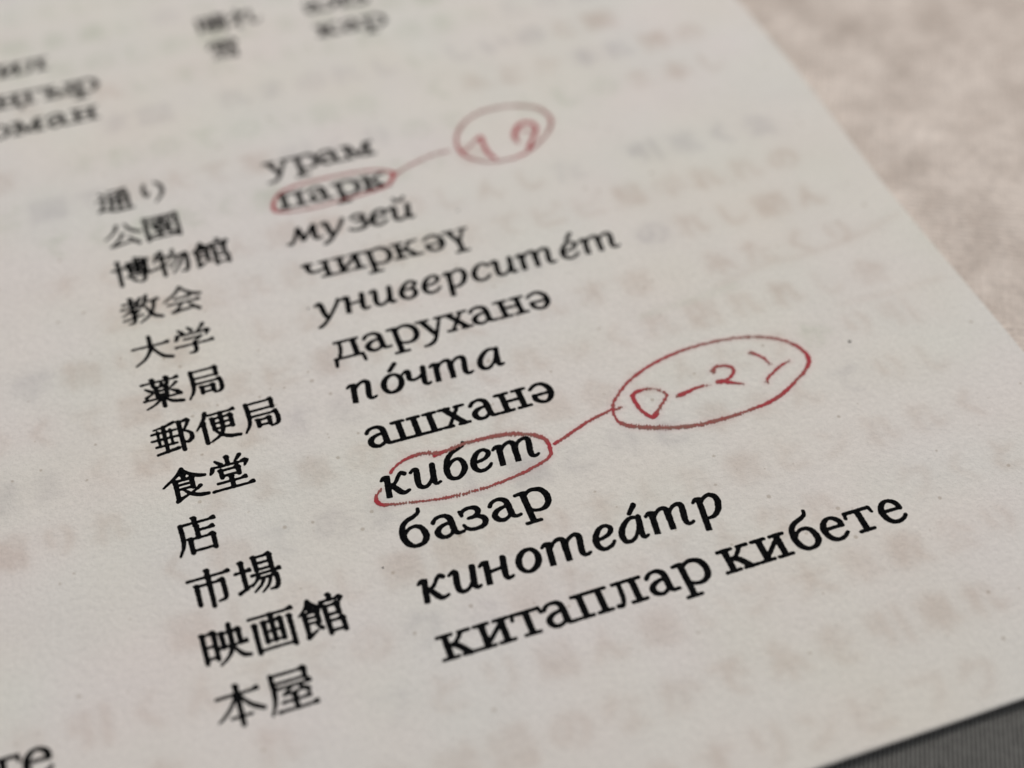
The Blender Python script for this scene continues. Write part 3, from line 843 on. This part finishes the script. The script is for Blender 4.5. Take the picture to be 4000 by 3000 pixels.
# a second sheet lies under the first and carries the print that shows through
sx_, sy_ = np.meshgrid(np.linspace(PAGE_L + .2, PAGE_R - .16, 70), np.linspace(PAGE_T + .2, PAGE_B - .16, 90))
top_ = page_pt(sx_, sy_, -0.024).reshape(-1, 3); bot_ = page_pt(sx_, sy_, -0.10).reshape(-1, 3)
k3 = np.arange(69)[None, :] + 70 * np.arange(89)[:, None]
f_t = np.stack([k3, k3 + 70, k3 + 71, k3 + 1], -1).reshape(-1, 4)
r3 = np.concatenate([np.arange(70), 69 + 70 * np.arange(1, 90), 6299 - np.arange(1, 70), 70 * np.arange(88, 0, -1)])
a3 = np.arange(len(r3)); b3 = (a3 + 1) % len(r3)
f_s = np.stack([r3[a3], r3[b3], r3[b3] + 6300, r3[a3] + 6300], -1)
mu = new_mesh("under_sheet", np.vstack([top_, bot_]), np.vstack([f_t, f_s, f_t[:, ::-1] + 6300]), M_PAPER)
cu = mu.color_attributes.new("paper_colour", 'FLOAT_COLOR', 'POINT')
cu.data.foreach_set("color", np.tile(np.append(BASE, 1), len(mu.vertices)).astype(np.float32))
link("under_sheet", mu, parent=page)

# ---------------------------------------------------------------- printed words
H_TXT = 1 / 88


def word(strokes, label, bold=0.0135):
    x0, x1, y0, y1 = bounds(strokes)
    X, Y = np.meshgrid(np.arange(x0, x1, H_TXT), np.arange(y0, y1, H_TXT))
    Fd = field_of(strokes, X, Y)
    Fd = Fd + 0.0038 * value_noise(X, Y, 0.030, 71) + 0.002 * value_noise(X, Y, 0.013, 72) - bold
    mw = mesh_from_field(x0, y0, H_TXT, Fd, "printed_word", M_INK, 0.0022)
    if mw:
        link("printed_word", mw, parent=page, label=label)


def cyr(table, row, letters, label, dx=0.0):
    st = []
    for ch, x in letters:
        if table is IT:
            st += place_it(ch, x - 0.06 + dx, row)
        else:
            st += place_up(ch, x + dx, row)
    word(st, label, 0.018 if row < 2.5 else 0.0145)


cyr(UP, 0, [('у', 0.0), ('р', .53), ('а', 1.05), ('м', 1.49)], "blurred upright word урам at the head of the list")
cyr(UP, 1, [('п', .03), ('а', .61), ('р', 1.07), ('к', 1.59)], "upright word парк inside the upper red ring")
cyr(IT, 2, [('м', .08), ('у', .62), ('з', 1.14), ('е', 1.51), ('й', 1.88)], "italic word музей with a breve over its last letter")
cyr(UP, 3, [('ч', .03), ('и', .58), ('р', 1.11), ('к', 1.62), ('ә', 2.22), ('ү', 2.58)], "upright word чиркәү ending in a Y-like letter")
cyr(IT, 4, [('у', .02), ('н', .48), ('и', .97), ('в', 1.48), ('е', 1.89), ('р', 2.29), ('с', 2.79), ('и', 3.15), ('т', 3.62), ('é', 4.42), ('т', 4.80)],
    "long italic word университет with an acute accent")
cyr(UP, 5, [('д', .02), ('а', .57), ('р', 1.0), ('у', 1.50), ('х', 1.96), ('а', 2.42), ('н', 2.87), ('ә', 3.46)], "upright word даруханә")
cyr(IT, 6, [('п', .06), ('ó', .61), ('ч', .98), ('т', 1.44), ('а', 2.23)], "italic word почта with an acute accent")
cyr(UP, 7, [('а', .07), ('ш', .50), ('х', 1.27), ('а', 1.77), ('н', 2.21), ('ә', 2.79)], "upright word ашханә just above the lower red ring")
cyr(IT, 8, [('к', .06), ('и', .52), ('б', 1.05), ('е', 1.47), ('т', 1.85)], "italic word кибет inside the lower red ring")
cyr(UP, 9, [('б', .05), ('а', .54), ('з', .98), ('а', 1.43), ('р', 1.86)], "upright word базар just below the lower red ring")
cyr(IT, 10, [('к', .05), ('и', .51), ('н', .97), ('о', 1.51), ('т', 1.93), ('е', 2.70), ('á', 3.10), ('т', 3.56), ('р', 4.32)], "italic word кинотеатр with an acute accent")
cyr(UP, 11, [('к', .01), ('и', .55), ('т', 1.10), ('а', 1.56), ('п', 2.0), ('л', 2.58), ('а', 3.12), ('р', 3.56)], "upright word китаплар in the bottom line")
cyr(UP, 11, [('к', 4.26), ('и', 4.80), ('б', 5.41), ('е', 5.88), ('т', 6.30), ('е', 6.83)], "upright word кибете at the right end of the bottom line")
cyr(UP, 10.86, [('т', -6.10), ('е', -5.62)], "cropped word ending in те at the bottom left corner")
cyr(UP, -2.92, [('т', -5.30), ('о', -4.75), ('м', -4.32), ('а', -3.64), ('н', -3.19)], "blurred word томан, lowest of the three at the top left")
cyr(UP, -3.87, [('я', -5.10), ('ң', -4.55), ('г', -4.02), ('ы', -3.60), ('р', -3.03)], "blurred word яңгыр, middle of the three at the top left")
cyr(UP, -4.93, [('җ', -4.95), ('и', -4.42), ('л', -3.88)], "blurred word җил, topmost of the three at the top left")
cyr(UP, -4.08, [('к', 2.0), ('а', 2.56), ('р', 2.99)], "heavily blurred word кар below another at the top edge")
cyr(UP, -5.02, [('а', 1.98), ('я', 2.42), ('з', 2.98)], "heavily blurred word аяз cut by the top edge")


def jap(row, x0, txt, label):
    st = []
    for k, ch in enumerate(txt):
        st += place_kanji(ch, x0 + 0.70 * k, row)
    word(st, label, 0.0110 if row < 4.5 else 0.0105)


JL = {'通り': "blurred Japanese word 通り at the head of the left column", '公園': "Japanese word 公園, second in the left column",
      '博物館': "Japanese word 博物館, third in the left column", '教会': "Japanese word 教会, fourth in the left column",
      '大学': "Japanese word 大学, fifth in the left column", '薬局': "Japanese word 薬局, sixth in the left column",
      '郵便局': "Japanese word 郵便局, seventh in the left column", '食堂': "Japanese word 食堂, eighth in the left column",
      '店': "single character 店 in the left column", '市場': "Japanese word 市場, tenth in the left column",
      '映画館': "Japanese word 映画館, eleventh in the left column", '本屋': "Japanese word 本屋, lowest in the left column"}
for row, (txt, lab) in enumerate(JL.items()):
    jap(row, -3.10, txt, lab)
jap(-4.05, -0.25, '雪', "heavily blurred single character 雪 near the top")
jap(-5.03, -0.30, '晴れ', "heavily blurred Japanese word 晴れ at the top edge")

# stray print specks that show as separate dots
for (u, v, r, lab) in [(8.10, 7.46, .024, "lone black dot right of the lower note"), (3.05, 2.12, .020, "smudged dot right of the third word"),
                       (-0.10, 3.66, .017, "small dot left of the long italic word"), (-0.35, 9.20, .015, "tiny dot left of the tenth word")]:
    word([('L', [(u, v, 2 * r), (u + r * .5, v - r * .2, 1.6 * r)])], lab, 0.0)

# ---------------------------------------------------------------- red pen marks
for n, (name, label, arr) in enumerate(PEN):
    h = 1 / 130
    x0, x1 = arr[:, 0].min() - .12, arr[:, 0].max() + .12
    y0, y1 = arr[:, 1].min() - .12, arr[:, 1].max() + .12
    X, Y = np.meshgrid(np.arange(x0, x1, h), np.arange(y0, y1, h))
    Fd = np.full(X.shape, 1.0)
    WET = np.zeros(X.shape)
    for a, b in zip(arr[:-1], arr[1:]):
        pad = .12
        i0 = max(0, int((min(a[0], b[0]) - pad - x0) / h)); i1 = int((max(a[0], b[0]) + pad - x0) / h) + 2
        j0 = max(0, int((min(a[1], b[1]) - pad - y0) / h)); j1 = int((max(a[1], b[1]) + pad - y0) / h) + 2
        sx, sy = X[j0:j1, i0:i1], Y[j0:j1, i0:i1]
        dx, dy = b[0] - a[0], b[1] - a[1]
        t = np.clip(((sx - a[0]) * dx + (sy - a[1]) * dy) / (dx * dx + dy * dy + 1e-12), 0, 1)
        d = np.hypot(sx - a[0] - t * dx, sy - a[1] - t * dy) - .5 * (a[2] + (b[2] - a[2]) * t)
        better = d < Fd[j0:j1, i0:i1]
        Fd[j0:j1, i0:i1] = np.where(better, d, Fd[j0:j1, i0:i1])
        WET[j0:j1, i0:i1] = np.where(better, a[3] + (b[3] - a[3]) * t, WET[j0:j1, i0:i1])
    # ball pen dragged over paper tooth: ragged edges, slanting gaps where the line is dry
    hatch = np.sin((X * 0.93 + Y * 0.36) * 2 * math.pi / 0.043 + 3.5 * value_noise(X, Y, 0.10, 90 + n))
    dry = np.clip(1 - WET, 0, 1)
    Fd = Fd + 0.010 * value_noise(X, Y, 0.032, 80 + n) + dry ** 1.5 * (0.017 * hatch + 0.020 * value_noise(X, Y, 0.035, 120 + n)) + 0.001
    wet_f, X_, Y_ = WET, x0, y0

    def ink(us, vs, WET=WET, x0=x0, y0=y0, n=n):
        i = np.clip(((us - x0) / h).astype(int), 0, WET.shape[1] - 1)
        j = np.clip(((vs - y0) / h).astype(int), 0, WET.shape[0] - 1)
        w = np.clip(WET[j, i] + 0.25 * value_noise(us, vs, 0.05, 140 + n), 0, 1)[:, None]
        return (1 - w) * np.array([0.24, 0.100, 0.078]) + w * np.array([0.37, 0.018, 0.032])

    mp = mesh_from_field(x0, y0, h, Fd, name, M_PEN, 0.0040 + 0.0006 * (n % 4), ink)
    if mp:
        link(name, mp, parent=page, label=label)
